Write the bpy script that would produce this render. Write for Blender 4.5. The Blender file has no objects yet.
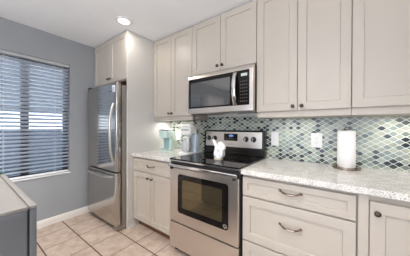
import bpy, bmesh, math, random
from mathutils import Vector, Matrix
random.seed(7)
PI = math.pi
S = bpy.context.scene
C = S.collection

# ------------------------------------------------------------------ camera
cy_, cp_, cr_, F = 0.6286, -0.0035, 0.0039, 182.37
fw = Vector((-math.sin(cy_)*math.cos(cp_), math.cos(cy_)*math.cos(cp_), math.sin(cp_)))
rt = Vector((math.cos(cy_), math.sin(cy_), 0)); up = rt.cross(fw)
rt, up = math.cos(cr_)*rt + math.sin(cr_)*up, -math.sin(cr_)*rt + math.cos(cr_)*up
cam = bpy.data.objects.new('camera', bpy.data.cameras.new('camera')); C.objects.link(cam)
cam.matrix_world = Matrix(((rt.x, up.x, -fw.x, 1.3589), (rt.y, up.y, -fw.y, -1.9341), (rt.z, up.z, -fw.z, 1.2323), (0, 0, 0, 1)))
cam.data.sensor_width = 36; cam.data.lens = F/410*36; cam.data.clip_start = 0.02
S.camera = cam

# ------------------------------------------------------------------ light
S.view_settings.view_transform = 'Standard'; S.view_settings.look = 'None'
S.view_settings.gamma = 1; S.view_settings.use_curve_mapping = False
S.view_settings.exposure = 0.42
W = bpy.data.worlds.new('world'); S.world = W; W.use_nodes = True
wn = W.node_tree.nodes; wn['Background'].inputs[0].default_value = (0.68, 0.75, 0.86, 1); wn['Background'].inputs[1].default_value = 3.4

def area(name, loc, rot, sx, sy, power, col, shape='RECTANGLE', spread=PI):
    l = bpy.data.lights.new(name, 'AREA'); l.shape = shape; l.size = sx; l.size_y = sy
    l.energy = power; l.color = col; l.spread = spread
    o = bpy.data.objects.new(name, l); o.location = loc; o.rotation_euler = rot; C.objects.link(o); return o
CEIL = 2.406
WARM = (1.0, 0.92, 0.82)
CAN_AND_FILLS = [(-0.556, -0.83, 2.5), (0.95, -1.35, 5), (-0.5, -2.45, 26), (0.95, -2.55, 5), (2.3, -2.6, 2)]  # first is the visible can; the others are added unseen fill lamps
for (x, y, pw) in CAN_AND_FILLS:
    area('can_and_fill_lamp', (x, y, CEIL-0.012), (0, 0, 0), 0.105, 0.105, pw, WARM, 'DISK', math.radians(180 if y > -1 else 125))
# added unseen fill light at the wide opening behind the camera
area('rear_fill', (1.0, -4.42, 1.25), (PI/2, 0, 0), 3.0, 2.0, 6, (0.97, 0.98, 1.0))
# added unseen lamp aimed upwards, so the ceiling lights the upper cabinets
area('added_uplight', (1.15, -2.5, 1.75), (PI, 0, 0), 0.5, 0.5, 50, (0.97, 0.985, 1.0))
# under-cabinet lamps
for (x, y, w, pw) in [(-0.50, -0.15, 0.26, 1.5), (1.05, -0.14, 0.30, .5), (1.78, -0.12, 0.30, .8)]:
    area('under_cabinet_lamp', (x, y, 1.306), (0, 0, 0), w, 0.03, pw, (1.0, 0.96, 0.90))

# ------------------------------------------------------------------ materials
def mat(name):
    m = bpy.data.materials.new(name); m.use_nodes = True
    return m, m.node_tree, m.node_tree.nodes['Principled BSDF']
def N(t, typ, **kw):
    n = t.nodes.new(typ)
    for k, v in kw.items(): setattr(n, k, v)
    return n
def L(t, a, b): t.links.new(a, b)
class E:
    """tiny math-node expression"""
    def __init__(s, t, sock): s.t, s.s = t, sock
    def op(s, o, b=None, c=None):
        n = N(s.t, 'ShaderNodeMath', operation=o); L(s.t, s.s, n.inputs[0]) if not isinstance(s.s, (int, float)) else None
        for i, q in ((1, b), (2, c)):
            if q is None: continue
            if isinstance(q, E): L(s.t, q.s, n.inputs[i])
            else: n.inputs[i].default_value = q
        return E(s.t, n.outputs[0])
    def __add__(s, b): return s.op('ADD', b)
    def __sub__(s, b): return s.op('SUBTRACT', b)
    def __mul__(s, b): return s.op('MULTIPLY', b)
def pos(t):
    g = N(t, 'ShaderNodeNewGeometry'); sp = N(t, 'ShaderNodeSeparateXYZ'); L(t, g.outputs['Position'], sp.inputs[0])
    return g, E(t, sp.outputs[0]), E(t, sp.outputs[1]), E(t, sp.outputs[2])
def plain(name, col, rough=0.5, metal=0.0, noise=0.0, nscale=30, bump=0.0, bscale=200, coat=0.0, spec=0.5):
    m, t, p = mat(name)
    p.inputs['Base Color'].default_value = (*col, 1); p.inputs['Roughness'].default_value = rough
    p.inputs['Metallic'].default_value = metal; p.inputs['Coat Weight'].default_value = coat
    p.inputs['Specular IOR Level'].default_value = spec
    g = N(t, 'ShaderNodeTexCoord')
    if noise:
        n = N(t, 'ShaderNodeTexNoise'); n.inputs['Scale'].default_value = nscale; n.inputs['Detail'].default_value = 4
        L(t, g.outputs['Object'], n.inputs['Vector'])
        r = N(t, 'ShaderNodeValToRGB')
        r.color_ramp.elements[0].position = .3; r.color_ramp.elements[1].position = .7
        r.color_ramp.elements[0].color = (*[c*(1-noise) for c in col], 1); r.color_ramp.elements[1].color = (*[min(1, c*(1+noise)) for c in col], 1)
        L(t, n.outputs[0], r.inputs[0]); L(t, r.outputs[0], p.inputs['Base Color'])
    if bump:
        n = N(t, 'ShaderNodeTexNoise'); n.inputs['Scale'].default_value = bscale; L(t, g.outputs['Object'], n.inputs['Vector'])
        b = N(t, 'ShaderNodeBump'); b.inputs['Strength'].default_value = bump; b.inputs['Distance'].default_value = 0.002
        L(t, n.outputs[0], b.inputs['Height']); L(t, b.outputs[0], p.inputs['Normal'])
    return m
def brushed(name, col, rough=0.25, scale=(1, 1, 160), strength=0.05, aniso=0.0):
    m, t, p = mat(name)
    p.inputs['Base Color'].default_value = (*col, 1); p.inputs['Metallic'].default_value = 1
    g = N(t, 'ShaderNodeTexCoord'); mp = N(t, 'ShaderNodeMapping'); mp.inputs['Scale'].default_value = scale
    n = N(t, 'ShaderNodeTexNoise'); n.inputs['Scale'].default_value = 6; n.inputs['Detail'].default_value = 5
    L(t, g.outputs['Object'], mp.inputs[0]); L(t, mp.outputs[0], n.inputs['Vector'])
    mr = N(t, 'ShaderNodeMapRange'); mr.inputs['To Min'].default_value = rough*0.8; mr.inputs['To Max'].default_value = rough*1.25
    L(t, n.outputs[0], mr.inputs[0]); L(t, mr.outputs[0], p.inputs['Roughness'])
    b = N(t, 'ShaderNodeBump'); b.inputs['Strength'].default_value = strength; b.inputs['Distance'].default_value = 0.001
    L(t, n.outputs[0], b.inputs['Height']); L(t, b.outputs[0], p.inputs['Normal'])
    return m

M = {}
M['wall'] = plain('grey_wall_paint', (0.285, 0.298, 0.315), 0.75, noise=0.02, nscale=3, bump=0.15, bscale=160)
M['farwall'] = plain('light_wall_paint', (0.62, 0.60, 0.57), 0.8)
M['ceiling'] = plain('ceiling_paint', (0.80, 0.81, 0.82), 0.9, noise=0.015, nscale=4)
M['cab'] = plain('cabinet_paint', (0.45, 0.402, 0.348), 0.38, noise=0.01, nscale=5)
M['panel'] = plain('end_panel_paint', (0.56, 0.545, 0.52), 0.5)
M['cabin'] = plain('cabinet_shadow_gap', (0.16, 0.13, 0.11), 0.7)
M['wood'] = plain('raw_cherry_wood', (0.30, 0.11, 0.05), 0.6, noise=0.3, nscale=12)
M['toe'] = plain('brown_toe_kick', (0.16, 0.075, 0.04), 0.5, noise=0.2, nscale=20)
M['trim'] = plain('white_trim_paint', (0.66, 0.63, 0.595), 0.4)
M['vinyl'] = plain('white_window_vinyl', (0.78, 0.79, 0.80), 0.4)
M['headrail'] = plain('pale_grey_headrail', (0.38, 0.39, 0.40), 0.4)
M['darkframe'] = plain('dark_bronze_frame', (0.03, 0.045, 0.07), 0.45)
M['bronze'] = plain('bronze_hardware', (0.085, 0.062, 0.048), 0.3, metal=0.9)
M['nickel'] = plain('antique_nickel', (0.34, 0.27, 0.215), 0.22, metal=1)
M['steel'] = plain('satin_stainless', (0.66, 0.61, 0.565), 0.28, metal=1)
M['steelv'] = brushed('fridge_stainless', (0.52, 0.495, 0.46), 0.15, (90, 90, 1), 0.015)
M['steelside'] = brushed('fridge_side_finish', (0.42, 0.39, 0.37), 0.35, (60, 60, 1), 0.03)
M['bluegrey'] = brushed('blue_grey_stainless', (0.25, 0.285, 0.33), 0.40, (90, 1, 1), 0.03)
M['topgrey'] = plain('textured_grey_top', (0.17, 0.16, 0.155), 0.55, noise=0.12, nscale=120)
M['black'] = plain('black_enamel', (0.008, 0.007, 0.006), 0.2)
M['blackm'] = plain('matt_black_plastic', (0.012, 0.011, 0.011), 0.5)
M['glassblk'] = plain('black_glass', (0.006, 0.005, 0.005), 0.03, spec=0.3)
M['mwglass'] = plain('microwave_window', (0.22, 0.22, 0.22), 0.06, metal=0.8)
M['ovenglass'] = plain('oven_window', (0.15, 0.125, 0.075), 0.05, metal=0.8)
M['chrome'] = plain('polished_chrome', (0.72, 0.70, 0.68), 0.12, metal=1)
M['white'] = plain('white_plastic', (0.72, 0.71, 0.69), 0.35)
M['ceramic'] = plain('white_glazed_ceramic', (0.86, 0.86, 0.86), 0.15, coat=0.5)
M['cream'] = plain('cream_base', (0.66, 0.58, 0.48), 0.4)
M['paper'] = plain('paper_towel', (0.86, 0.84, 0.82), 0.9, bump=0.5, bscale=90)
M['card'] = plain('brown_cardboard', (0.45, 0.33, 0.22), 0.8)
M['mint'] = plain('mint_plastic', (0.54, 0.68, 0.64), 0.3, coat=0.3)
M['mintd'] = plain('dark_mint_recess', (0.25, 0.40, 0.40), 0.35)
M['silver'] = plain('silver_plastic', (0.55, 0.57, 0.57), 0.3, metal=0.7)
M['palblue'] = plain('pale_blue_tank', (0.46, 0.53, 0.60), 0.12, coat=0.6)
M['coffee'] = plain('carafe_glass', (0.42, 0.42, 0.44), 0.05, coat=1.0)
M['button'] = plain('pale_button_print', (0.08, 0.07, 0.06), 0.5)
M['label'] = plain('white_label', (0.8, 0.82, 0.84), 0.5)
M['ink'] = plain('dark_print', (0.05, 0.05, 0.06), 0.5)
M['slot'] = plain('outlet_slot', (0.22, 0.20, 0.19), 0.6)
M['teal'] = plain('dark_teal_hinge', (0.04, 0.10, 0.11), 0.4)
def emis(name, col, s):
    m, t, p = mat(name); p.inputs['Base Color'].default_value = (*col, 1)
    p.inputs['Emission Color'].default_value = (*col, 1); p.inputs['Emission Strength'].default_value = s; return m
M['lens'] = emis('lit_lamp_lens', (1, 0.97, 0.92), 2.5)
M['led'] = emis('lit_led_strip', (1, 0.96, 0.9), 3)
M['digit'] = emis('blue_clock_digits', (0.25, 0.45, 1.0), 1.6)
M['lcd'] = emis('lit_grey_display', (0.42, 0.46, 0.42), 0.35)

# slats: thin white vinyl letting some daylight through
m, t, p = mat('blind_slat'); M['slat'] = m
p.inputs['Base Color'].default_value = (0.84, 0.87, 0.90, 1); p.inputs['Roughness'].default_value = 0.4
tr = N(t, 'ShaderNodeBsdfTranslucent'); tr.inputs[0].default_value = (0.74, 0.78, 0.84, 1)
mx = N(t, 'ShaderNodeMixShader'); mx.inputs[0].default_value = 0.58
L(t, p.outputs[0], mx.inputs[1]); L(t, tr.outputs[0], mx.inputs[2]); L(t, mx.outputs[0], t.nodes['Material Output'].inputs[0])

# window glass
m, t, p = mat('window_glass'); M['glass'] = m
gl = N(t, 'ShaderNodeBsdfGlossy'); gl.inputs['Roughness'].default_value = 0.02
tp = N(t, 'ShaderNodeBsdfTransparent'); tp.inputs[0].default_value = (0.93, 0.96, 0.98, 1)
mx = N(t, 'ShaderNodeMixShader'); fr = N(t, 'ShaderNodeFresnel'); fr.inputs[0].default_value = 1.45
L(t, fr.outputs[0], mx.inputs[0]); L(t, tp.outputs[0], mx.inputs[1]); L(t, gl.outputs[0], mx.inputs[2]); L(t, mx.outputs[0], t.nodes['Material Output'].inputs[0])

# granite / quartz worktop
m, t, p = mat('speckled_stone'); M['stone'] = m
g = N(t, 'ShaderNodeNewGeometry')
v = N(t, 'ShaderNodeTexNoise'); v.inputs['Scale'].default_value = 150; v.inputs['Detail'].default_value = 3; L(t, g.outputs['Position'], v.inputs['Vector'])
r = N(t, 'ShaderNodeValToRGB'); cr = r.color_ramp
cr.elements[0].position = 0.33; cr.elements[0].color = (0.30, 0.27, 0.24, 1)
cr.elements[1].position = 0.66; cr.elements[1].color = (0.74, 0.72, 0.69, 1)
e = cr.elements.new(0.43); e.color = (0.58, 0.54, 0.50, 1); e = cr.elements.new(0.52); e.color = (0.70, 0.675, 0.64, 1)
L(t, v.outputs[0], r.inputs[0])
v2 = N(t, 'ShaderNodeTexNoise'); v2.inputs['Scale'].default_value = 18; v2.inputs['Detail'].default_value = 3; L(t, g.outputs['Position'], v2.inputs['Vector'])
r2 = N(t, 'ShaderNodeValToRGB'); r2.color_ramp.elements[0].position = .35; r2.color_ramp.elements[0].color = (0.80, 0.80, 0.80, 1); r2.color_ramp.elements[1].position = .6; r2.color_ramp.elements[1].color = (1, 1, 1, 1)
L(t, v2.outputs[0], r2.inputs[0])
mm = N(t, 'ShaderNodeMix', data_type='RGBA', blend_type='MULTIPLY'); mm.inputs[0].default_value = 1
L(t, r.outputs[0], mm.inputs[6]); L(t, r2.outputs[0], mm.inputs[7]); L(t, mm.outputs[2], p.inputs['Base Color'])
p.inputs['Roughness'].default_value = 0.16

# backsplash mosaic: curved lozenges of glazed glass
def mosaic():
    m, t, p = mat('lozenge_mosaic')
    g, x, y, z = pos(t)
    PW, PH = 0.064, 0.041
    u = x*(1/PW); v = z*(1/PH)
    w = (u*(4*PI)).op('SINE')*0.022
    a = v + u - w; b = v - u + w
    fa, fb = a.op('FLOOR'), b.op('FLOOR')
    cx = N(t, 'ShaderNodeCombineXYZ'); L(t, fa.s, cx.inputs[0]); L(t, fb.s, cx.inputs[1])
    wnz = N(t, 'ShaderNodeTexWhiteNoise'); L(t, cx.outputs[0], wnz.inputs['Vector'])
    r = N(t, 'ShaderNodeValToRGB'); cr = r.color_ramp; cr.interpolation = 'CONSTANT'
    cols = [(0, (0.27, 0.30, 0.23)), (.18, (0.36, 0.385, 0.31)), (.36, (0.22, 0.265, 0.24)), (.52, (0.30, 0.33, 0.29)), (.63, (0.16, 0.195, 0.175)), (.73, (0.07, 0.09, 0.085)), (.79, (0.008, 0.016, 0.020)), (.92, (0.025, 0.032, 0.028))]
    cr.elements[0].color = (*cols[0][1], 1); cr.elements[1].position = cols[1][0]; cr.elements[1].color = (*cols[1][1], 1)
    for q, c in cols[2:]:
        e = cr.elements.new(q); e.color = (*c, 1)
    L(t, wnz.outputs['Value'], r.inputs[0])
    ea = (a - fa); eb = (b - fb)
    da = ea.op('MINIMUM', E(t, 1.0).op('SUBTRACT', 0) if False else (ea*(-1) + 1.0)); db = eb.op('MINIMUM', (eb*(-1) + 1.0))
    d = da.op('MINIMUM', db)
    mr = N(t, 'ShaderNodeMapRange'); mr.inputs['From Min'].default_value = 0.03; mr.inputs['From Max'].default_value = 0.065; L(t, d.s, mr.inputs[0])
    # glassy marbling inside each tile
    nz = N(t, 'ShaderNodeTexNoise'); nz.inputs['Scale'].default_value = 90; L(t, g.outputs['Position'], nz.inputs['Vector'])
    nr = N(t, 'ShaderNodeMapRange'); nr.inputs['To Min'].default_value = 0.78; nr.inputs['To Max'].default_value = 1.2; L(t, nz.outputs[0], nr.inputs[0])
    mu = N(t, 'ShaderNodeMix', data_type='RGBA', blend_type='MULTIPLY'); mu.inputs[0].default_value = 1
    L(t, r.outputs[0], mu.inputs[6]); L(t, nr.outputs[0], mu.inputs[7])
    mi = N(t, 'ShaderNodeMix', data_type='RGBA'); L(t, mr.outputs[0], mi.inputs[0]); mi.inputs[6].default_value = (0.74, 0.75, 0.69, 1); L(t, mu.outputs[2], mi.inputs[7])
    L(t, mi.outputs[2], p.inputs['Base Color'])
    ro = N(t, 'ShaderNodeMapRange'); ro.inputs['To Min'].default_value = 0.7; ro.inputs['To Max'].default_value = 0.14; L(t, mr.outputs[0], ro.inputs[0]); L(t, ro.outputs[0], p.inputs['Roughness'])
    b_ = N(t, 'ShaderNodeBump'); b_.inputs['Strength'].default_value = 0.35; b_.inputs['Distance'].default_value = 0.0015; L(t, mr.outputs[0], b_.inputs['Height']); L(t, b_.outputs[0], p.inputs['Normal'])
    return m
M['mosaic'] = mosaic()

def floortile():
    m, t, p = mat('beige_floor_tile')
    g, x, y, z = pos(t)
    P = 0.3125
    a = (x + 0.071 + 20*P)*(1/P); b = (y + 0.793 + 20*P)*(1/P)
    fa, fb = a.op('FLOOR'), b.op('FLOOR')
    ea = a - fa; eb = b - fb
    da = ea.op('MINIMUM', ea*(-1)+1.0); db = eb.op('MINIMUM', eb*(-1)+1.0)
    ga = N(t, 'ShaderNodeMapRange'); ga.inputs['From Min'].default_value = 0.007; ga.inputs['From Max'].default_value = 0.012; L(t, da.s, ga.inputs[0])
    gb = N(t, 'ShaderNodeMapRange'); gb.inputs['From Min'].default_value = 0.013; gb.inputs['From Max'].default_value = 0.019; L(t, db.s, gb.inputs[0])
    k = E(t, ga.outputs[0]).op('MINIMUM', E(t, gb.outputs[0]))
    cx = N(t, 'ShaderNodeCombineXYZ'); L(t, fa.s, cx.inputs[0]); L(t, fb.s, cx.inputs[1])
    wz = N(t, 'ShaderNodeTexWhiteNoise'); L(t, cx.outputs[0], wz.inputs['Vector'])
    va = N(t, 'ShaderNodeVectorMath', operation='ADD'); L(t, g.outputs['Position'], va.inputs[0]); L(t, wz.outputs['Color'], va.inputs[1])
    nz = N(t, 'ShaderNodeTexNoise'); nz.inputs['Scale'].default_value = 11; nz.inputs['Detail'].default_value = 6; nz.inputs['Roughness'].default_value = 0.65; L(t, va.outputs[0], nz.inputs['Vector'])
    r = N(t, 'ShaderNodeValToRGB'); r.color_ramp.elements[0].position = .33; r.color_ramp.elements[0].color = (0.35, 0.265, 0.21, 1)
    r.color_ramp.elements[1].position = .66; r.color_ramp.elements[1].color = (0.51, 0.42, 0.36, 1); L(t, nz.outputs[0], r.inputs[0])
    wr = N(t, 'ShaderNodeMapRange'); wr.inputs['To Min'].default_value = 0.9; wr.inputs['To Max'].default_value = 1.06; L(t, wz.outputs['Value'], wr.inputs[0])
    mu = N(t, 'ShaderNodeMix', data_type='RGBA', blend_type='MULTIPLY'); mu.inputs[0].default_value = 1; L(t, r.outputs[0], mu.inputs[6]); L(t, wr.outputs[0], mu.inputs[7])
    mi = N(t, 'ShaderNodeMix', data_type='RGBA'); L(t, k.s, mi.inputs[0]); mi.inputs[6].default_value = (0.045, 0.024, 0.016, 1); L(t, mu.outputs[2], mi.inputs[7])
    L(t, mi.outputs[2], p.inputs['Base Color'])
    ro = N(t, 'ShaderNodeMapRange'); ro.inputs['To Min'].default_value = 0.85; ro.inputs['To Max'].default_value = 0.38; L(t, k.s, ro.inputs[0]); L(t, ro.outputs[0], p.inputs['Roughness'])
    b_ = N(t, 'ShaderNodeBump'); b_.inputs['Strength'].default_value = 0.5; b_.inputs['Distance'].default_value = 0.002; L(t, k.s, b_.inputs['Height']); L(t, b_.outputs[0], p.inputs['Normal'])
    return m
M['floor'] = floortile()
M['ground'] = plain('patio_paving', (0.09, 0.105, 0.13), 0.6, noise=0.2, nscale=3)
M['fence'] = plain('outdoor_blue_grey_fence', (0.055, 0.072, 0.10), 0.7, noise=0.2, nscale=5)
M['patioroof'] = plain('patio_roof', (0.16, 0.17, 0.185), 0.8)

# ------------------------------------------------------------------ mesh helpers
ORG = Vector((0, 0, 0))
def box(bm, x0, x1, y0, y1, z0, z1):
    vs = [bm.verts.new(p) for p in ((x0, y0, z0), (x1, y0, z0), (x1, y1, z0), (x0, y1, z0), (x0, y0, z1), (x1, y0, z1), (x1, y1, z1), (x0, y1, z1))]
    for f in ((0, 3, 2, 1), (4, 5, 6, 7), (0, 1, 5, 4), (1, 2, 6, 5), (2, 3, 7, 6), (3, 0, 4, 7)):
        bm.faces.new([vs[i] for i in f])
def tube(bm, pts, r, seg=10, cap=True):
    pts = [Vector(p) for p in pts]; rs = r if isinstance(r, (list, tuple)) else [r]*len(pts)
    rings = []; prev = None
    for i, q in enumerate(pts):
        d = (pts[min(i+1, len(pts)-1)] - pts[max(i-1, 0)]).normalized()
        if prev is None:
            a = d.cross(Vector((0, 0, 1)));
            if a.length < .01: a = Vector((1, 0, 0))
        else: a = prev - d*prev.dot(d)
        a.normalize(); prev = a; b = d.cross(a)
        rings.append([bm.verts.new(q + (a*math.cos(2*PI*k/seg) + b*math.sin(2*PI*k/seg))*rs[i]) for k in range(seg)])
    for A, B in zip(rings, rings[1:]):
        for k in range(seg): bm.faces.new((A[k], A[(k+1) % seg], B[(k+1) % seg], B[k]))
    if cap: bm.faces.new(rings[0][::-1]); bm.faces.new(rings[-1])
def lathe(bm, c, prof, axis='Z', seg=24, sx=1.0, sy=1.0):
    """prof: list of (r, h) along axis from c"""
    rings = []
    for r, h in prof:
        ring = []
        for k in range(seg):
            a = 2*PI*k/seg; p, q = r*math.cos(a)*sx, r*math.sin(a)*sy
            v = {'Z': (p, q, h), 'Y': (p, -h, q), 'X': (h, p, q)}[axis]      # 'Y': h grows towards the camera side (-Y)
            ring.append(bm.verts.new(Vector(c)+Vector(v)))
        rings.append(ring)
    for A, B in zip(rings, rings[1:]):
        for k in range(seg): bm.faces.new((A[k], A[(k+1) % seg], B[(k+1) % seg], B[k]))
    bm.faces.new(rings[0][::-1]); bm.faces.new(rings[-1])
def prism(bm, prof, lo, hi, axis='X'):
    """extrude a 2-D outline; axis X: (y,z), Y: (x,z), Z: (x,y)"""
    f = {'X': lambda a, b, h: (h, a, b), 'Y': lambda a, b, h: (a, h, b), 'Z': lambda a, b, h: (a, b, h)}[axis]
    A = [bm.verts.new(f(a, b, lo)) for a, b in prof]; B = [bm.verts.new(f(a, b, hi)) for a, b in prof]
    n = len(prof)
    for k in range(n): bm.faces.new((A[k], A[(k+1) % n], B[(k+1) % n], B[k]))
    bm.faces.new(A[::-1]); bm.faces.new(B)
def rrect(x0, x1, z0, z1, r, n=5):
    out = []
    for cx, cz, a0 in ((x1-r, z1-r, 0), (x0+r, z1-r, 90), (x0+r, z0+r, 180), (x1-r, z0+r, 270)):
        for i in range(n+1):
            a = math.radians(a0 + 90*i/n); out.append((cx+r*math.cos(a), cz+r*math.sin(a)))
    return out
def obj(name, bm, m, parent=None, bevel=0.0, smooth=False, kind=None, seg=2):
    if isinstance(bm, (list, tuple)):
        b = bmesh.new(); box(b, *bm); bm = b
    o0 = ORG if parent is not None else Vector((0, 0, 0))
    bmesh.ops.recalc_face_normals(bm, faces=bm.faces[:])
    bmesh.ops.translate(bm, verts=bm.verts[:], vec=-o0)
    me = bpy.data.meshes.new(name); bm.to_mesh(me); bm.free()
    me.materials.append(M[m])
    if smooth:
        for f in me.polygons: f.use_smooth = True
        me.set_sharp_from_angle(angle=math.radians(40))
    o = bpy.data.objects.new(name, me); C.objects.link(o)
    if parent is not None: o.parent = parent
    if bevel:
        b = o.modifiers.new('bevel', 'BEVEL'); b.width = bevel; b.segments = seg; b.limit_method = 'ANGLE'; b.angle_limit = math.radians(40)
    if kind: o['kind'] = kind
    return o
def thing(name, label, cat, loc, group=None):
    global ORG
    o = bpy.data.objects.new(name, None); C.objects.link(o); o.location = loc; ORG = Vector(loc); o.empty_display_size = 0.1
    o['label'] = label; o['category'] = cat
    if group: o['group'] = group
    return o
def solo(name, bm, m, label, cat, bevel=0.0, smooth=False, group=None):
    o = obj(name, bm, m, None, bevel, smooth); o['label'] = label; o['category'] = cat
    if group: o['group'] = group
    # move origin to the object's base
    me = o.data; xs = [v.co for v in me.vertices]
    c = Vector((sum(v.x for v in xs)/len(xs), sum(v.y for v in xs)/len(xs), min(v.z for v in xs)))
    me.transform(Matrix.Translation(-c)); o.location = c
    return o
def struct(name, bm, m, bevel=0.0, parent=None, smooth=False):
    o = obj(name, bm, m, parent, bevel, smooth)
    if parent is None: o['kind'] = 'structure'
    return o

# ------------------------------------------------------------------ the room
XW = -1.565; WT = 0.14
XR, YS = 3.6, -4.55
struct('floor', (XW-WT, XR+.1, YS-.1, 0.1, -0.08, 0), 'floor')
struct('ceiling', (XW-WT, XR+.1, YS-.1, 0.1, CEIL, CEIL+.08), 'ceiling')
b = bmesh.new(); box(b, XW, XR, 0.0, 0.1, 0, CEIL); struct('wall_back', b, 'farwall')
WY0, WY1, WZ0, WZ1 = -2.75, -1.015, 0.616, 2.065
b = bmesh.new()
box(b, XW-WT, XW, WY1, 0.1, 0, CEIL); box(b, XW-WT, XW, YS, WY0, 0, CEIL)
box(b, XW-WT, XW, WY0, WY1, 0, WZ0); box(b, XW-WT, XW, WY0, WY1, WZ1, CEIL)
struct('wall_left', b, 'wall')
struct('wall_right', (XR, XR+.1, YS, 0, 0, CEIL), 'farwall')
b = bmesh.new()   # front wall with a wide opening at the added fill light and a doorway
box(b, XW, -0.6, YS-.1, YS, 0, CEIL); box(b, 2.6, XR, YS-.1, YS, 0, CEIL); box(b, -0.6, 2.6, YS-.1, YS, 2.25, CEIL)
struct('wall_front', b, 'farwall')
# window
b = bmesh.new()
xo = XW-0.11
for (y0, y1, z0, z1) in ((WY0, WY0+.05, WZ0, WZ1), (WY1-.05, WY1, WZ0, WZ1), (WY0, WY1, WZ0, WZ0+.05), (WY0, WY1, WZ1-.05, WZ1), (-1.475, -1.405, WZ0, WZ1), (-2.2, -2.15, WZ0, WZ1)):
    box(b, xo-.02, xo+.03, y0, y1, z0, z1)
ORG = Vector((0, 0, 0))
win = struct('window_1', b, 'darkframe')
g = struct('window_glass', (xo+.003, xo+.008, WY0+.05, WY1-.05, WZ0+.05, WZ1-.05), 'glass', parent=win)
sl = obj('window_sill', (XW-.075, XW+.012, WY0-.02, WY1+.008, WZ0-.002, WZ0+.012), 'vinyl', win, 0.003)
b = bmesh.new()
prof = [(0, 0), (.014, 0), (.014, .058), (.010, .066), (.010, .078), (.004, .088), (0, .088)]
vsx = [(XW+a, h) for a, h in prof]
prism(b, vsx, -2.885, -0.05, 'Y'); struct('baseboard_left', b, 'trim')
# backsplash is one tiled surface of the wall
b = bmesh.new(); box(b, -0.688, 2.9, -0.006, 0.0, 0.914, 1.36); box(b, 0.0, 0.762, -0.0062, -0.0002, 0.85, 0.914)
struct('trim_1', b, 'mosaic')['label'] = 'tiled backsplash'
# outside the window
struct('ground', (-9, XW-WT, -9, 6, -0.35, -0.3), 'ground')
b = bmesh.new()
for i in range(60): box(b, -5.5, -5.46, -8+i*.2, -8+i*.2+.1995, -0.3, 1.12)
struct('trim_2', b, 'fence')
b = bmesh.new(); prism(b, [(-5.6, 1.62), (-5.6, 1.74), (-9.0, 4.3), (-9.0, 4.15)], -9, 6, 'Y')
for yy in (-4.0, -1.6, 1.2, 4.0): box(b, -5.8, -5.7, yy, yy+.1, -0.3, 1.75)
struct('trim_3', b, 'patioroof')

# ------------------------------------------------------------------ cabinets
def shaker(bm, x0, x1, z0, z1, yf, th=0.02, st=0.06, dep=0.009, sl=0.004):
    """a frame-and-panel front facing -Y, front plane at yf"""
    yb = yf+th; yp = yf+dep
    O = [(x0, z0), (x1, z0), (x1, z1), (x0, z1)]
    I1 = [(x0+st, z0+st), (x1-st, z0+st), (x1-st, z1-st), (x0+st, z1-st)]
    s2 = st+sl; I2 = [(x0+s2, z0+s2), (x1-s2, z0+s2), (x1-s2, z1-s2), (x0+s2, z1-s2)]
    e = 0.002; O1 = [(x0+e, z0+e), (x1-e, z0+e), (x1-e, z1-e), (x0+e, z1-e)]
    R = [[bm.verts.new((x, y, z)) for x, z in P] for P, y in ((O, yb), (O, yf+e), (O1, yf), (I1, yf), (I2, yp))]
    for A, B in zip(R, R[1:]):
        for k in range(4): bm.faces.new((A[k], A[(k+1) % 4], B[(k+1) % 4], B[k]))
    bm.faces.new(R[0][::-1]); bm.faces.new(R[-1])
def knob(parent, x, yf, z, m='bronze', r=0.0145):
    b = bmesh.new()
    lathe(b, (x, yf, z), [(.0085, 0), (.0075, .003), (.0055, .006), (.0055, .013), (r*.8, .017), (r, .021), (r*.97, .026), (r*.7, .030), (.001, .031)], 'Y', 16)
    o = obj('knob', b, m, parent, smooth=True); return o
def pull(parent, x, yf, z, w=0.128, m='nickel'):
    b = bmesh.new(); pts = []; rs = []
    for i in range(15):
        s = -1+2*i/14; k = 1-abs(s)**2.5
        pts.append((x+s*w/2, yf-.004-.024*k, z+.006*abs(s)**2-.006*(1-s*s))); rs.append(.0048+.0028*(1-s*s) if abs(s) < .9 else .0055)
    tube(b, pts, rs, 8)
    for s in (-1, 1): lathe(b, (x+s*w/2, yf, z+.005), [(.009, 0), (.009, .003), (.006, .008)], 'Y', 12)
    return obj('handle', b, m, parent, smooth=True)
def door(t, x0, x1, z0, z1, yf, kn=None, st=0.06, name='door'):
    b = bmesh.new(); shaker(b, x0, x1, z0, z1, yf, st=st); d = obj(name, b, 'cab', t)
    if kn: knob(d, kn[0], yf, kn[1])
    return d
def carcass(t, x0, x1, z0, z1, yf):
    obj('body', (x0, x1, yf, -0.002 if z0 > 1 else -0.002, z0, z1), 'cab', t)
YU = -0.325     # door faces of the wall cabinets
YUC = YU+0.0205
def wall_cab(label, x0, x1, zb, doors, top=2.394):
    t = thing('wall_cabinet', label, 'cabinet', ((x0+x1)/2, 0, zb))
    b = bmesh.new(); g = 0.0008
    box(b, x0+g, x1-g, YUC, -0.0075, zb, CEIL-.001)
    obj('body', b, 'cab', t)
    for (a, c, dz, kn) in doors: door(t, a, c, dz, top, YU, kn)
    return t
wall_cab('tall off-white two-door wall cabinet above the mint coffee machine', -0.688, 0.0, 1.322,
         [(-0.685, -0.346, 1.372, (-0.372, 1.405)), (-0.342, -0.002, 1.372, (-0.314, 1.405))])
wall_cab('short off-white two-door wall cabinet directly above the microwave', 0.0, 0.762, 1.8075,
         [(0.002, 0.377, 1.822, (0.351, 1.868)), (0.381, 0.760, 1.822, (0.409, 1.868))])
wall_cab('tall off-white two-door wall cabinet between microwave and far right cabinet', 0.763, 1.436, 1.322,
         [(0.765, 1.096, 1.372, (1.066, 1.404)), (1.100, 1.4335, 1.372, (1.131, 1.404))])
wall_cab('off-white wall cabinet with single wide door at the right edge', 1.4365, 2.04, 1.322, [(1.4385, 2.035, 1.372, None)])
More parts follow.
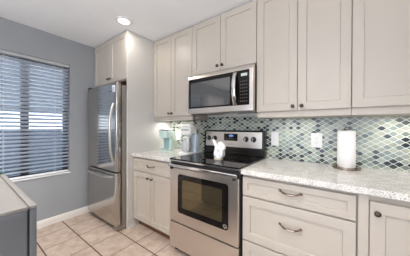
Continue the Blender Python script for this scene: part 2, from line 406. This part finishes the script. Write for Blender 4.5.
# cabinet over the refrigerator
t = thing('refrigerator_cabinet', 'off-white two-door cabinet mounted high above the stainless refrigerator', 'cabinet', (-1.13, -0.35, 1.81))
b = bmesh.new(); box(b, XW+.001, -0.710, -0.690, -0.001, 1.812, CEIL-.001); obj('body', b, 'cab', t)
door(t, XW+.008, -1.108, 1.818, 2.394, -0.711, (-1.135, 1.872)); door(t, -1.105, -0.712, 1.818, 2.394, -0.711, (-1.078, 1.872))
obj('underside_panel', (XW+.01, -0.715, -0.680, -0.01, 1.8095, 1.8118), 'wood', t)
# end panel beside the refrigerator
t = thing('end_panel', 'tall off-white end panel between refrigerator and counter', 'panel', (-0.698, -0.35, 0))
obj('panel', (-0.708, -0.6885, -0.708, -0.001, 0.0, CEIL-.001), 'panel', t, 0.0015)
obj('shoe_molding', (-0.6885, -0.676, -0.700, -0.602, 0.0, 0.02), 'trim', t, 0.004)

YB = -0.628
YBC = YB+0.0205
def base(name, label, x0, x1):
    t = thing(name, label, 'cabinet', ((x0+x1)/2, -.3, 0)); g = .0008
    obj('body', (x0+g, x1-g, YBC, -0.007, 0.105, 0.876), 'cab', t)
    obj('toe_kick', (x0+g, x1-g, -0.545, -0.02, 0.0, 0.105), 'toe', t)
    return t
t = base('base_cabinet', 'off-white base cabinet with one drawer over two doors, left of the range', -0.688, -0.003)
b = bmesh.new(); shaker(b, -0.684, -0.008, 0.709, 0.855, YB, st=0.045); d = obj('drawer', b, 'cab', t); pull(d, -0.345, YB, 0.785, 0.12)
door(t, -0.684, -0.349, 0.112, 0.698, YB, (-0.383, 0.648)); door(t, -0.346, -0.008, 0.112, 0.698, YB, (-0.312, 0.648))
t = base('drawer_cabinet', 'off-white base cabinet with three stacked drawers, right of the range', 0.765, 1.449)
for (z0, z1, hz) in ((0.716, 0.855, 0.800), (0.378, 0.705, 0.572), (0.112, 0.367, 0.27)):
    b = bmesh.new(); shaker(b, 0.770, 1.444, z0, z1, YB, st=0.058 if z1-z0 > .2 else 0.038); d = obj('drawer', b, 'cab', t); pull(d, 1.107, YB, hz)
t = base('base_cabinet', 'off-white base cabinet with one wide door at the lower right edge', 1.4495, 2.10)
door(t, 1.500, 2.09, 0.112, 0.842, YB, (1.529, 0.787))
obj('filler_strip', (1.453, 1.4955, YB, YBC, 0.112, 0.876), 'cab', t)

# worktops
def worktop(label, x0, x1):
    b = bmesh.new(); box(b, x0, x1, -0.652, -0.0065, 0.877, 0.914)
    solo('countertop', b, 'stone', label, 'countertop', 0.004)
worktop('short speckled stone countertop carrying the two coffee makers', -0.688, -0.001)
worktop('long pale speckled stone countertop under the paper towels', 0.763, 2.12)

# ------------------------------------------------------------------ range
t = thing('range', 'freestanding stainless electric range with black glass cooktop', 'range', (0.381, -0.33, 0))
obj('body', (0.004, 0.758, -0.640, -0.03, 0.06, 0.900), 'black', t, 0.003)
for (x, y) in ((.04, -.60), (.72, -.60), (.04, -.08), (.72, -.08)):
    b = bmesh.new(); lathe(b, (x, y, 0), [(.02, 0), (.02, .012), (.012, .015), (.012, .06)], 'Z', 12); obj('foot', b, 'blackm', t)
b = bmesh.new(); prism(b, rrect(-0.0002, 0.7622, -0.672, -0.075, 0.012), 0.9145, 0.927, 'Z')
obj('cooktop', b, 'glassblk', t, 0.003)
ct = bpy.context.scene.objects['cooktop']
obj('cooktop_trim', (0.001, 0.761, -0.667, -0.075, 0.900, 0.9143), 'chrome', t, 0.002)
for (x, y, r) in ((.20, -.50, .105), (.57, -.50, .085), (.20, -.22, .075), (.57, -.22, .105)):
    for rr in (r, r*.62):
        b = bmesh.new(); n = 40
        for k in range(n):
            a0, a1 = 2*PI*k/n, 2*PI*(k+1)/n
            b.faces.new([b.verts.new((x+q*math.cos(a), y+q*math.sin(a), 0.9275)) for q, a in ((rr, a0), (rr+.0018, a0), (rr+.0018, a1), (rr, a1))])
        obj('burner_ring', b, 'button', t)
# vent band below the cooktop, oven door, handle, drawer
obj('vent_band', (0.006, 0.756, -0.652, -0.638, 0.838, 0.899), 'blackm', t, 0.002)
b = bmesh.new(); prism(b, rrect(0.008, 0.754, 0.316, 0.837, 0.006), -0.668, -0.642, 'Y'); dr = obj('oven_door', b, 'steel', t, 0.003)
b = bmesh.new(); prism(b, rrect(0.118, 0.668, 0.415, 0.785, 0.028), -0.6705, -0.660, 'Y'); fr_ = obj('window_frame', b, 'glassblk', dr)
b = bmesh.new(); prism(b, rrect(0.175, 0.612, 0.470, 0.735, 0.012), -0.6712, -0.6703, 'Y'); obj('window_glass', b, 'ovenglass', dr)
b = bmesh.new(); lathe(b, (0.640, -0.6704, 0.447), [(.019, 0), (.019, .0015), (.016, .002), (.001, .0021)], 'Y', 24); bd = obj('round_badge', b, 'chrome', dr); 
b = bmesh.new()
lathe(b, (0.640, -0.6724, 0.447), [(.010, 0), (.010, .0006), (.006, .0007)], 'Y', 20)
obj('badge_mark', b, 'ink', dr)
# wide flat handle with end brackets
b = bmesh.new()
prof = [(-0.694, 0.850), (-0.699, 0.854), (-0.700, 0.864), (-0.698, 0.874), (-0.692, 0.878), (-0.684, 0.877), (-0.681, 0.866), (-0.682, 0.854), (-0.686, 0.850)]
prism(b, prof, 0.010, 0.748, 'X')
hd = obj('handle', b, 'chrome', dr, 0.002, smooth=True)
for x in (0.03, 0.712): obj('handle_bracket', (x, x+.022, -0.690, -0.642, 0.826, 0.874), 'blackm', dr, 0.003)
b = bmesh.new(); prism(b, rrect(0.008, 0.754, 0.062, 0.306, 0.006), -0.668, -0.642, 'Y'); obj('storage_drawer', b, 'steel', t, 0.003)
# back guard
b = bmesh.new(); prof = [(-0.085, 0.9273), (-0.085, 0.99), (-0.075, 1.190), (-0.060, 1.200), (-0.012, 1.200), (-0.012, 0.9273)]
prism(b, prof, 0.0, 0.762, 'X'); obj('backguard', b, 'black', t, 0.006)
b = bmesh.new(); prism(b, [(-0.0872, 1.012), (-0.078, 1.183), (-0.070, 1.183), (-0.079, 1.012)], 0.030, 0.735, 'X'); cp = obj('control_panel', b, 'steel', t, 0.002)
def py(z): return -0.0872+(z-1.012)*(0.0092/0.171)
b = bmesh.new(); prism(b, [(py(1.082)-.003, 1.082), (py(1.162)-.003, 1.162), (py(1.162)+.004, 1.162), (py(1.082)+.004, 1.082)], 0.288, 0.460, 'X'); ds = obj('display', b, 'glassblk', cp, 0.001)
# clock digits: 7-segment figures
def seg7(bm, x, z, w, h, y, ch):
    sg = {'0': 'abcdef', '1': 'bc', '2': 'abged', '3': 'abgcd', '4': 'fgbc', '5': 'afgcd', '8': 'abcdefg'}[ch]; k = w*.2
    R = {'a': (0, w, h-k, h), 'g': (0, w, h/2-k/2, h/2+k/2), 'd': (0, w, 0, k), 'f': (0, k, h/2, h), 'b': (w-k, w, h/2, h), 'e': (0, k, 0, h/2), 'c': (w-k, w, 0, h/2)}
    for c in sg:
        a, b2, c2, d2 = R[c]; box(bm, x+a, x+b2, y-.0008, y, z+c2, z+d2)
b = bmesh.new()
for i, ch in enumerate('1254'): seg7(b, 0.352+i*.013+(.004 if i > 1 else 0), 1.127, .009, .020, py(1.14)-.0034, ch)
obj('clock_digits', b, 'digit', ds)
b = bmesh.new()
for r_ in range(2):
    for c_ in range(8): box(b, 0.300+c_*.019, 0.309+c_*.019, py(1.1)-.0036, py(1.1)-.0028, 1.092+r_*.013, 1.097+r_*.013)
obj('touch_keys', b, 'button', ds)
for x in (0.074, 0.162, 0.561, 0.645):
    b = bmesh.new(); lathe(b, (x, py(1.105)+.001, 1.105), [(.030, 0), (.030, .004), (.024, .006), (.022, .026), (.019, .030), (.001, .031)], 'Y', 24)
    kb = obj('control_knob', b, 'blackm', cp, smooth=True)
    obj('pointer', (x-.0035, x+.0035, py(1.105)-.034, py(1.105)-.028, 1.086, 1.124), 'chrome', kb, 0.001)
b = bmesh.new()
for i, w in enumerate((.010, .006, .008, .006, .009, .006, .006)): box(b, 0.335+i*.0115, 0.335+i*.0115+w*.8, py(1.045)-.0006, py(1.045)+.001, 1.040, 1.047)
obj('nameplate', b, 'ink', cp)

# ------------------------------------------------------------------ microwave
t = thing('microwave', 'stainless over-the-range microwave with black glass door', 'microwave', (0.381, -0.2, 1.378))
obj('body', (0.002, 0.760, -0.350, -0.0075, 1.392, 1.806), 'blackm', t, 0.002)
# front frame: gently rolled outer edges (one outline extruded), with an opening for door
b = bmesh.new()
prof = [(-0.351, 1.378), (-0.388, 1.378), (-0.394, 1.384), (-0.397, 1.440), (-0.398, 1.59), (-0.397, 1.745), (-0.391, 1.790), (-0.378, 1.803), (-0.351, 1.806)]
prism(b, prof, 0.002, 0.760, 'X'); obj('front_frame', b, 'steel', t, 0.007, smooth=True, seg=3)
b = bmesh.new(); prism(b, rrect(0.024, 0.566, 1.436, 1.752, 0.004), -0.4025, -0.385, 'Y'); md = obj('door', b, 'glassblk', t, 0.001)
b = bmesh.new(); prism(b, rrect(0.050, 0.535, 1.452, 1.712, 0.006), -0.4032, -0.4024, 'Y'); obj('door_window', b, 'mwglass', md)
b = bmesh.new(); pts = []
for i in range(17):
    s = -1+2*i/16; pts.append((0.590, -0.408-.040*(1-abs(s)**2.2), 1.590+s*.148))
n = len(pts); A = []
for i, q in enumerate(pts):
    w = .019
    A.append([b.verts.new((q[0]+dx, q[1]+dy, q[2])) for dx, dy in ((-w, .004), (-w*.8, -.004), (0, -.007), (w*.8, -.004), (w, .004), (0, .009))])
for P, Q in zip(A, A[1:]):
    for k in range(6): b.faces.new((P[k], P[(k+1) % 6], Q[(k+1) % 6], Q[k]))
b.faces.new(A[0][::-1]); b.faces.new(A[-1])
obj('handle', b, 'chrome', md, smooth=True)
b = bmesh.new(); prism(b, rrect(0.570, 0.726, 1.436, 1.752, 0.004), -0.4025, -0.385, 'Y'); cp = obj('control_panel', b, 'glassblk', t, 0.001)
ds = obj('display', (0.648, 0.706, -0.4034, -0.4022, 1.698, 1.722), 'lcd', cp)
b = bmesh.new()
for i, ch in enumerate('1254'): seg7(b, 0.657+i*.0105+(.003 if i > 1 else 0), 1.703, .007, .014, -0.4034, ch)
obj('clock_digits', b, 'ink', ds)
for r_ in range(7):
    for c_ in range(4): obj('keypad_button', (0.640+c_*.019, 0.650+c_*.019, -0.4032, -0.4022, 1.466+r_*.030, 1.474+r_*.030), 'button', cp)
b = bmesh.new()
for (x0, x1) in ((.05, .35), (.41, .71)):
    for k in range(7): box(b, x0, x1, -.33+k*.03, -.312+k*.03, 1.3885, 1.392)
obj('underside_grille', b, 'silver', t)
obj('underside_lamp', (0.31, 0.45, -.11, -.05, 1.386, 1.392), 'white', t)

# ------------------------------------------------------------------ refrigerator
t = thing('refrigerator', 'tall stainless bottom-freezer refrigerator next to the window wall', 'refrigerator', (-1.10, -0.45, 0))
FX0, FX1 = -1.495, -0.713
obj('body', (FX0+.004, FX1-.003, -0.760, -0.05, 0.022, 1.735), 'steelside', t, 0.004)
def fdoor(name, z0, z1):
    b = bmesh.new()
    pr = [(FX0, -0.775), (FX0, -0.815), (FX0+.006, -0.826), (FX0+.02, -0.831)]
    for i in range(9):
        s = i/8; pr.append((FX0+.05+s*(FX1-FX0-.1), -0.833-.004*math.sin(PI*s)))
    pr += [(FX1-.02, -0.831), (FX1-.006, -0.826), (FX1, -0.815), (FX1, -0.775)]
    prism(b, pr, z0, z1, 'Z'); return obj(name, b, 'steelv', t, 0.004, smooth=True)
obj('door_gasket', (FX0+.012, FX1-.012, -0.776, -0.759, 0.07, 1.735), 'blackm', t)
fd = fdoor('refrigerator_door', 0.705, 1.752)
fz = fdoor('freezer_drawer', 0.070, 0.688)
obj('toe_grille', (FX0+.02, FX1-.01, -0.790, -0.755, 0.016, 0.060), 'blackm', t, 0.003)
for x in (FX0+.05, FX1-.035):
    b = bmesh.new(); lathe(b, (x, -0.79, 0.0), [(.022, 0), (.024, .01), (.024, .022), (.014, .026)], 'Z', 14); obj('roller_foot', b, 'steelside', t)
obj('foot_cover', (FX1-.06, FX1-.002, -0.828, -0.745, 0.014, 0.062), 'steelside', t, 0.008)
b = bmesh.new(); prism(b, rrect(FX0-.004+.01, FX0+.075, -.825, -.74, .015), 1.752, 1.778, 'Z'); obj('hinge_cover', b, 'blackm', t, 0.004)
# vertical bowed handle of the refrigerator door
b = bmesh.new(); pts = []; rs = []
hx = FX1-.055
for i in range(21):
    s = -1+2*i/20; pts.append((hx, -0.838-.040*(1-abs(s)**3), 1.165+s*.345)); rs.append(.0125)
tube(b, pts, rs, 12); obj('handle', b, 'steel', fd, smooth=True)
b = bmesh.new(); pts = []
for i in range(21):
    s = -1+2*i/20; pts.append(((FX0+FX1)/2+s*.345, -0.838-.042*(1-abs(s)**3), 0.645-.012*(1-s*s)+.004)); 
tube(b, pts, .0125, 12); obj('handle', b, 'steel', fz, smooth=True)
lb = obj('energy_label', (FX1-.085, FX1-.022, -0.8372, -0.8325, 1.645, 1.722), 'label', fd)
b = bmesh.new()
for i in range(4): box(b, FX1-.079, FX1-.040+.004*(i % 2), -0.8378, -0.8370, 1.655+i*.012, 1.659+i*.012)
obj('label_print', b, 'ink', lb)
b = bmesh.new()
for i in range(8): box(b, FX1-.175+i*.0095, FX1-.168+i*.0095, -0.8376, -0.8345, 1.652, 1.660)
obj('nameplate', b, 'ink', fd)

# ------------------------------------------------------------------ blind
t = thing('window_blind', 'wide horizontal slat blind lowered over the left window', 'blind', (XW, -1.88, WZ0))
BY0, BY1 = WY0+.01, WY1-.008
xs = XW-0.030
obj('headrail', (xs-.028, xs+.030, BY0, BY1, WZ1-.040, WZ1-.004), 'headrail', t, 0.003)
b = bmesh.new(); pitch = .0442; a = math.radians(28); i = 0
z = WZ1-.075
while z > WZ0+.055:
    # slat of 5 facets, slightly crowned, inner edge up
    P = []
    for k in range(6):
        s = -1+2*k/5; u_ = s*.026; w_ = .0022*(1-s*s)
        P.append((xs+u_*math.cos(a)-w_*math.sin(a), z+u_*math.sin(a)+w_*math.cos(a)))
    Q = [(x, zz-.0026) for x, zz in reversed(P)]
    prism(b, P+Q, BY0, BY1-.004, 'Y'); z -= pitch
obj('slats', b, 'slat', t)
obj('bottom_rail', (xs-.025, xs+.025, BY0, BY1-.004, WZ0+.020, WZ0+.038), 'vinyl', t, 0.004)
for y in (-1.17, -1.62, -2.15, -2.6):
    for dx in (-.026, .026):
        b = bmesh.new(); tube(b, [(xs+dx, y, WZ0+.03), (xs+dx, y, WZ1-.05)], .0011, 6); obj('ladder_cord', b, 'vinyl', t)
for y in (-1.10,):
    b = bmesh.new(); tube(b, [(xs+.034, y, WZ1-.05), (xs+.034, y, 1.2)], .0014, 6); lathe(b, (xs+.034, y, 1.165), [(.003, 0), (.006, .01), (.004, .035)], 'Z', 10); obj('pull_cord', b, 'vinyl', t)

# ------------------------------------------------------------------ low stainless appliance at the left
ax0, ax1, ay0, ay1, az = -0.42, 0.477, -2.40, -1.757, 0.95
t = thing('mini_fridge', 'waist-high blue-grey stainless mini fridge at lower left foreground', 'refrigerator', ((ax0+ax1)/2, -2.08, 0))
obj('body', (ax0+.002, ax1-.001, ay0, ay1-.025, 0.03, az-.014), 'bluegrey', t, 0.004)
obj('top', (ax0, ax1, ay0, ay1-.0225, az-.0138, az), 'topgrey', t, 0.003)
dd = obj('door', (ax0, ax1, ay1-.0195, ay1, 0.05, az-.0138), 'bluegrey', t, 0.004)
obj('door_cap', (ax0, ax1, ay1-.0195, ay1, az-.0136, az), 'topgrey', dd, 0.003)
obj('gasket', (ax0+.01, ax1-.006, ay1-.0255, ay1-.019, 0.06, az-.012), 'blackm', t)
b = bmesh.new(); prism(b, rrect(-0.345, -0.245, ay1-.045, ay1-.004, .012), az, az+.014, 'Z'); obj('hinge_cover', b, 'teal', t, 0.003)
for x in (ax0+.05, ax1-.05):
    for y in (ay0+.05, ay1-.08):
        b = bmesh.new(); lathe(b, (x, y, 0), [(.02, 0), (.02, .03)], 'Z', 12); obj('foot', b, 'blackm', t)

# ------------------------------------------------------------------ wall plates
def plate(x0, x1, z0, z1, typ, name, label, cat):
    t = thing(name, label, cat, ((x0+x1)/2, -0.007, z0)); yb = -0.0062
    b = bmesh.new(); prism(b, rrect(x0, x1, z0, z1, .004), yb-.0055, yb, 'Y'); obj('cover_plate', b, 'white', t, 0.0015)
    xc, zc = (x0+x1)/2, (z0+z1)/2
    if typ == 'switch':
        b = bmesh.new(); prism(b, [(yb-.0054, zc-.033), (yb-.0068, zc-.033), (yb-.0095, zc+.033), (yb-.0054, zc+.033)], xc-.0165, xc+.0165, 'X'); obj('rocker', b, 'white', t, 0.0008)
    else:
        for dz in (-.021, .021):
            b = bmesh.new(); prism(b, rrect(xc-.017, xc+.017, zc+dz-.015, zc+dz+.015, .008), yb-.0075, yb-.005, 'Y'); s_ = obj('socket', b, 'white', t, 0.0005)
            b = bmesh.new(); box(b, xc-.0085, xc-.006, yb-.0079, yb-.007, zc+dz-.004, zc+dz+.007); box(b, xc+.006, xc+.0085, yb-.0079, yb-.007, zc+dz-.004, zc+dz+.006)
            box(b, xc-.0025, xc+.0025, yb-.0079, yb-.007, zc+dz-.012, zc+dz-.007); obj('slots', b, 'slot', s_)
plate(0.805, 0.879, 1.048, 1.188, 'switch', 'light_switch', 'white rocker light switch on the mosaic right beside the range', 'switch')
plate(1.163, 1.250, 1.055, 1.185, 'outlet', 'wall_outlet', 'white double outlet on the mosaic left of the paper towels', 'outlet')
plate(-0.565, -0.480, 1.045, 1.175, 'outlet', 'wall_outlet', 'white double outlet on the mosaic between the two coffee makers', 'outlet')

# ------------------------------------------------------------------ paper towels
px, pyy = 1.415, -0.125
t = thing('paper_towel_holder', 'round bronze metal paper towel holder standing on long counter', 'holder', (px, pyy, 0.914))
b = bmesh.new(); lathe(b, (px, pyy, 0.914), [(.086, 0), (.090, .003), (.090, .006), (.078, .009), (.02, .011)], 'Z', 40); obj('base_plate', b, 'nickel', t, smooth=True)
b = bmesh.new()
pts = [(px+.088*math.cos(2*PI*k/40), pyy+.088*math.sin(2*PI*k/40), .930) for k in range(41)]; tube(b, pts, .0032, 8, cap=False); obj('base_ring', b, 'nickel', t, smooth=True)
for k in range(4):
    an = PI/4+k*PI/2; b = bmesh.new(); lathe(b, (px+.088*math.cos(an), pyy+.088*math.sin(an), .918), [(.004, 0), (.005, .006), (.004, .012)], 'Z', 8); obj('ring_post', b, 'nickel', t)
b = bmesh.new(); lathe(b, (px, pyy, 0.925), [(.006, 0), (.006, .287), (.007, .290), (.010, .298), (.008, .309), (.004, .313), (.001, .314)], 'Z', 16); obj('center_rod', b, 'nickel', t, smooth=True)
b = bmesh.new(); R_ = .0585
def ring(r, z, n=40): return [b.verts.new((px+r*math.cos(2*PI*k/n), pyy+r*math.sin(2*PI*k/n), z)) for k in range(n)]
rg = [ring(.019, .928), ring(R_-.002, .928), ring(R_, .931), ring(R_, 1.208), ring(R_-.002, 1.211), ring(.019, 1.211)]
for A_, B_ in zip(rg, rg[1:]+rg[:1]):
    for k in range(40): b.faces.new((A_[k], A_[(k+1) % 40], B_[(k+1) % 40], B_[k]))
ro = thing('paper_towel_roll', 'white quilted paper towel roll standing upright on the bronze holder', 'paper towel', (px, pyy, .928))
obj('paper', b, 'paper', ro, smooth=True)
b = bmesh.new()
rgs = []
for r, z in ((.0135, .928), (.0185, .928), (.0185, 1.2115), (.0135, 1.2115)):
    rgs.append([b.verts.new((px+r*math.cos(2*PI*k/24), pyy+r*math.sin(2*PI*k/24), z)) for k in range(24)])
for A_, B_ in zip(rgs, rgs[1:]+rgs[:1]):
    for k in range(24): b.faces.new((A_[k], A_[(k+1) % 24], B_[(k+1) % 24], B_[k]))
obj('cardboard_core', b, 'card', ro)

# ------------------------------------------------------------------ mint single-serve machine
t = thing('pod_coffee_maker', 'mint green single-serve coffee machine beside the end panel', 'coffee maker', (-0.51, -0.19, 0.914))
x0, x1 = -0.588, -0.440
b = bmesh.new(); prism(b, rrect(x0, x1, -0.325, -0.165, .03), 0.914, 0.938, 'Z'); obj('base', b, 'mint', t, 0.003, smooth=True)
b = bmesh.new(); prism(b, rrect(x0, x1, -0.245, -0.165, .03), 0.938, 1.100, 'Z'); obj('body', b, 'mint', t, smooth=True)
b = bmesh.new(); prism(b, rrect(x0, x1, -0.325, -0.165, .035), 1.088, 1.180, 'Z'); obj('brew_head', b, 'mint', t, 0.008, smooth=True)
b = bmesh.new(); prism(b, rrect(x0+.004, x1-.004, -0.318, -0.170, .035), 1.180, 1.206, 'Z'); ld_ = obj('lid', b, 'silver', t, 0.008, smooth=True)
b = bmesh.new(); tube(b, [(x0+.02, -.30, 1.19), (x0+.03, -.345, 1.188), (x1-.03, -.345, 1.188), (x1-.02, -.30, 1.19)], .007, 8); obj('lift_handle', b, 'silver', ld_, smooth=True)
obj('recess', (x0+.025, x1-.025, -0.2475, -0.2445, 0.945, 1.085), 'mintd', t, 0.001)
b = bmesh.new(); lathe(b, ((x0+x1)/2, -0.285, 1.072), [(.012, 0), (.022, .008), (.022, .017)], 'Z', 16); obj('spout', b, 'mintd', t)
b = bmesh.new()
prism(b, rrect(x0+.02, x1-.02, -0.315, -0.250, .012), 0.938, 0.943, 'Z'); obj('drip_tray', b, 'silver', t, 0.001)

# ------------------------------------------------------------------ white drip coffee maker
t = thing('drip_coffee_maker', 'white drip coffee maker with glass carafe close to the range', 'coffee maker', (-0.11, -0.25, 0.914))
x0, x1 = -0.175, -0.012
b = bmesh.new(); prism(b, rrect(x0, x1, -0.385, -0.14, .03), 0.914, 0.938, 'Z'); obj('base', b, 'white', t, 0.004, smooth=True)
b = bmesh.new(); prism(b, rrect(x0+.03, x1, -0.235, -0.14, .02), 0.938, 1.20, 'Z'); obj('column', b, 'palblue', t, 0.004, smooth=True)
b = bmesh.new(); prism(b, rrect(x0, x1, -0.350, -0.14, .04), 1.150, 1.235, 'Z'); obj('brew_head', b, 'white', t, 0.006, smooth=True)
b = bmesh.new(); prism(b, rrect(x0+.008, x1-.008, -0.342, -0.148, .04), 1.235, 1.268, 'Z'); obj('lid', b, 'white', t, 0.010, smooth=True)
b = bmesh.new()
for i in range(6): box(b, x0+.035+i*.02, x0+.048+i*.02, -.3515, -.3495, 1.195, 1.209)
obj('control_strip', b, 'ink', t)
b = bmesh.new(); cxx, cyy = x0+.072, -.298
lathe(b, (cxx, cyy, 0.939), [(.046, 0), (.054, .01), (.058, .05), (.056, .09), (.046, .13), (.042, .15), (.046, .165)], 'Z', 28); ca = obj('carafe', b, 'coffee', t, smooth=True)
b = bmesh.new(); lathe(b, (cxx, cyy, 1.105), [(.046, 0), (.046, .010), (.030, .018)], 'Z', 24); obj('carafe_lid', b, 'white', ca, smooth=True)
b = bmesh.new(); tube(b, [(cxx+.036, cyy-.024, 1.100), (cxx+.058, cyy-.050, 1.110), (cxx+.078, cyy-.060, 1.07), (cxx+.078, cyy-.058, 1.0), (cxx+.050, cyy-.030, .965)], [.009, .011, .011, .010, .008], 10); obj('carafe_handle', b, 'white', ca, smooth=True)

# ------------------------------------------------------------------ ceramic figure on the cooktop
fx, fy = 0.446, -0.455
t = thing('ceramic_figurine', 'white glazed ceramic figurine with two raised lobes on black cooktop', 'figurine', (fx, fy, 0.9275))
b = bmesh.new(); prism(b, rrect(fx-.040, fx+.036, fy-.028, fy+.028, .012), 0.9275, 0.946, 'Z'); obj('base', b, 'cream', t, 0.003)
def blob(bm, c, rx, ry, rz, tilt=0, seg=20, rings=12, rough=0):
    mt = Matrix.Translation(c) @ Matrix.Rotation(tilt, 4, 'Y') @ Matrix.Diagonal((rx, ry, rz, 1))
    r = bmesh.ops.create_uvsphere(bm, u_segments=seg, v_segments=rings, radius=1, matrix=mt)
    return r['verts']
b = bmesh.new()
prism(b, rrect(fx-.036, fx+.056, .944, 1.045, .030), fy-.026, fy+.026, 'Y')
blob(b, (fx+.010, fy, 1.030), .056, .034, .036)
blob(b, (fx-.036, fy, 1.072), .018, .022, .052, -.50)
blob(b, (fx-.052, fy-.004, 1.100), .015, .018, .020, -.5)
blob(b, (fx+.018, fy, 1.070), .026, .028, .030, .3)
blob(b, (fx+.044, fy, 1.060), .026, .026, .024, .3)
blob(b, (fx+.060, fy-.004, 1.040), .015, .02, .028, .1)
blob(b, (fx-.022, fy-.020, .990), .020, .018, .042, .15)
blob(b, (fx+.040, fy-.020, .995), .018, .018, .045, -.1)
o = obj('figure', b, 'ceramic', t, smooth=True)
rm = o.modifiers.new('remesh', 'REMESH'); rm.mode = 'VOXEL'; rm.voxel_size = 0.004; rm.use_smooth_shade = True
sm = o.modifiers.new('smooth', 'SMOOTH'); sm.iterations = 4; sm.factor = .6

# ------------------------------------------------------------------ lamps' housings
for i, (x, y, pw) in enumerate(CAN_AND_FILLS):
    if i: continue
    t = thing('recessed_ceiling_light', 'lit round recessed ceiling light above the refrigerator cabinet corner', 'ceiling light', (x, y, CEIL-.02))
    b = bmesh.new()
    rgs = []
    for r, z in ((.056, CEIL-.002), (.064, CEIL-.012), (.086, CEIL-.008), (.092, CEIL-.0005), (.056, CEIL-.0005)):
        rgs.append([b.verts.new((x+r*math.cos(2*PI*k/40), y+r*math.sin(2*PI*k/40), z)) for k in range(40)])
    for A_, B_ in zip(rgs, rgs[1:]+rgs[:1]):
        for k in range(40): b.faces.new((A_[k], A_[(k+1) % 40], B_[(k+1) % 40], B_[k]))
    obj('trim_ring', b, 'white', t, smooth=True)
    b = bmesh.new(); lathe(b, (x, y, CEIL-.006), [(.056, 0), (.056, .005)], 'Z', 40); obj('lens', b, 'lens', t)
# panelled white door in the left wall behind the photographer
b = bmesh.new()
for (z0, z1) in ((0.01, 1.02), (1.02, 2.05)): shaker(b, 0, .82, z0, z1, 0, th=.03, st=.12, dep=.012)
for v_ in b.verts: v_.co = Vector((XW+.035-v_.co.y, -3.80+v_.co.x, v_.co.z))
struct('door_1', b, 'trim')
b = bmesh.new(); box(b, XW, XW+.018, -3.89, -3.805, 0, 2.14); box(b, XW, XW+.018, -2.975, -2.89, 0, 2.14); box(b, XW, XW+.018, -3.89, -2.89, 2.06, 2.14)
struct('trim_4', b, 'trim')
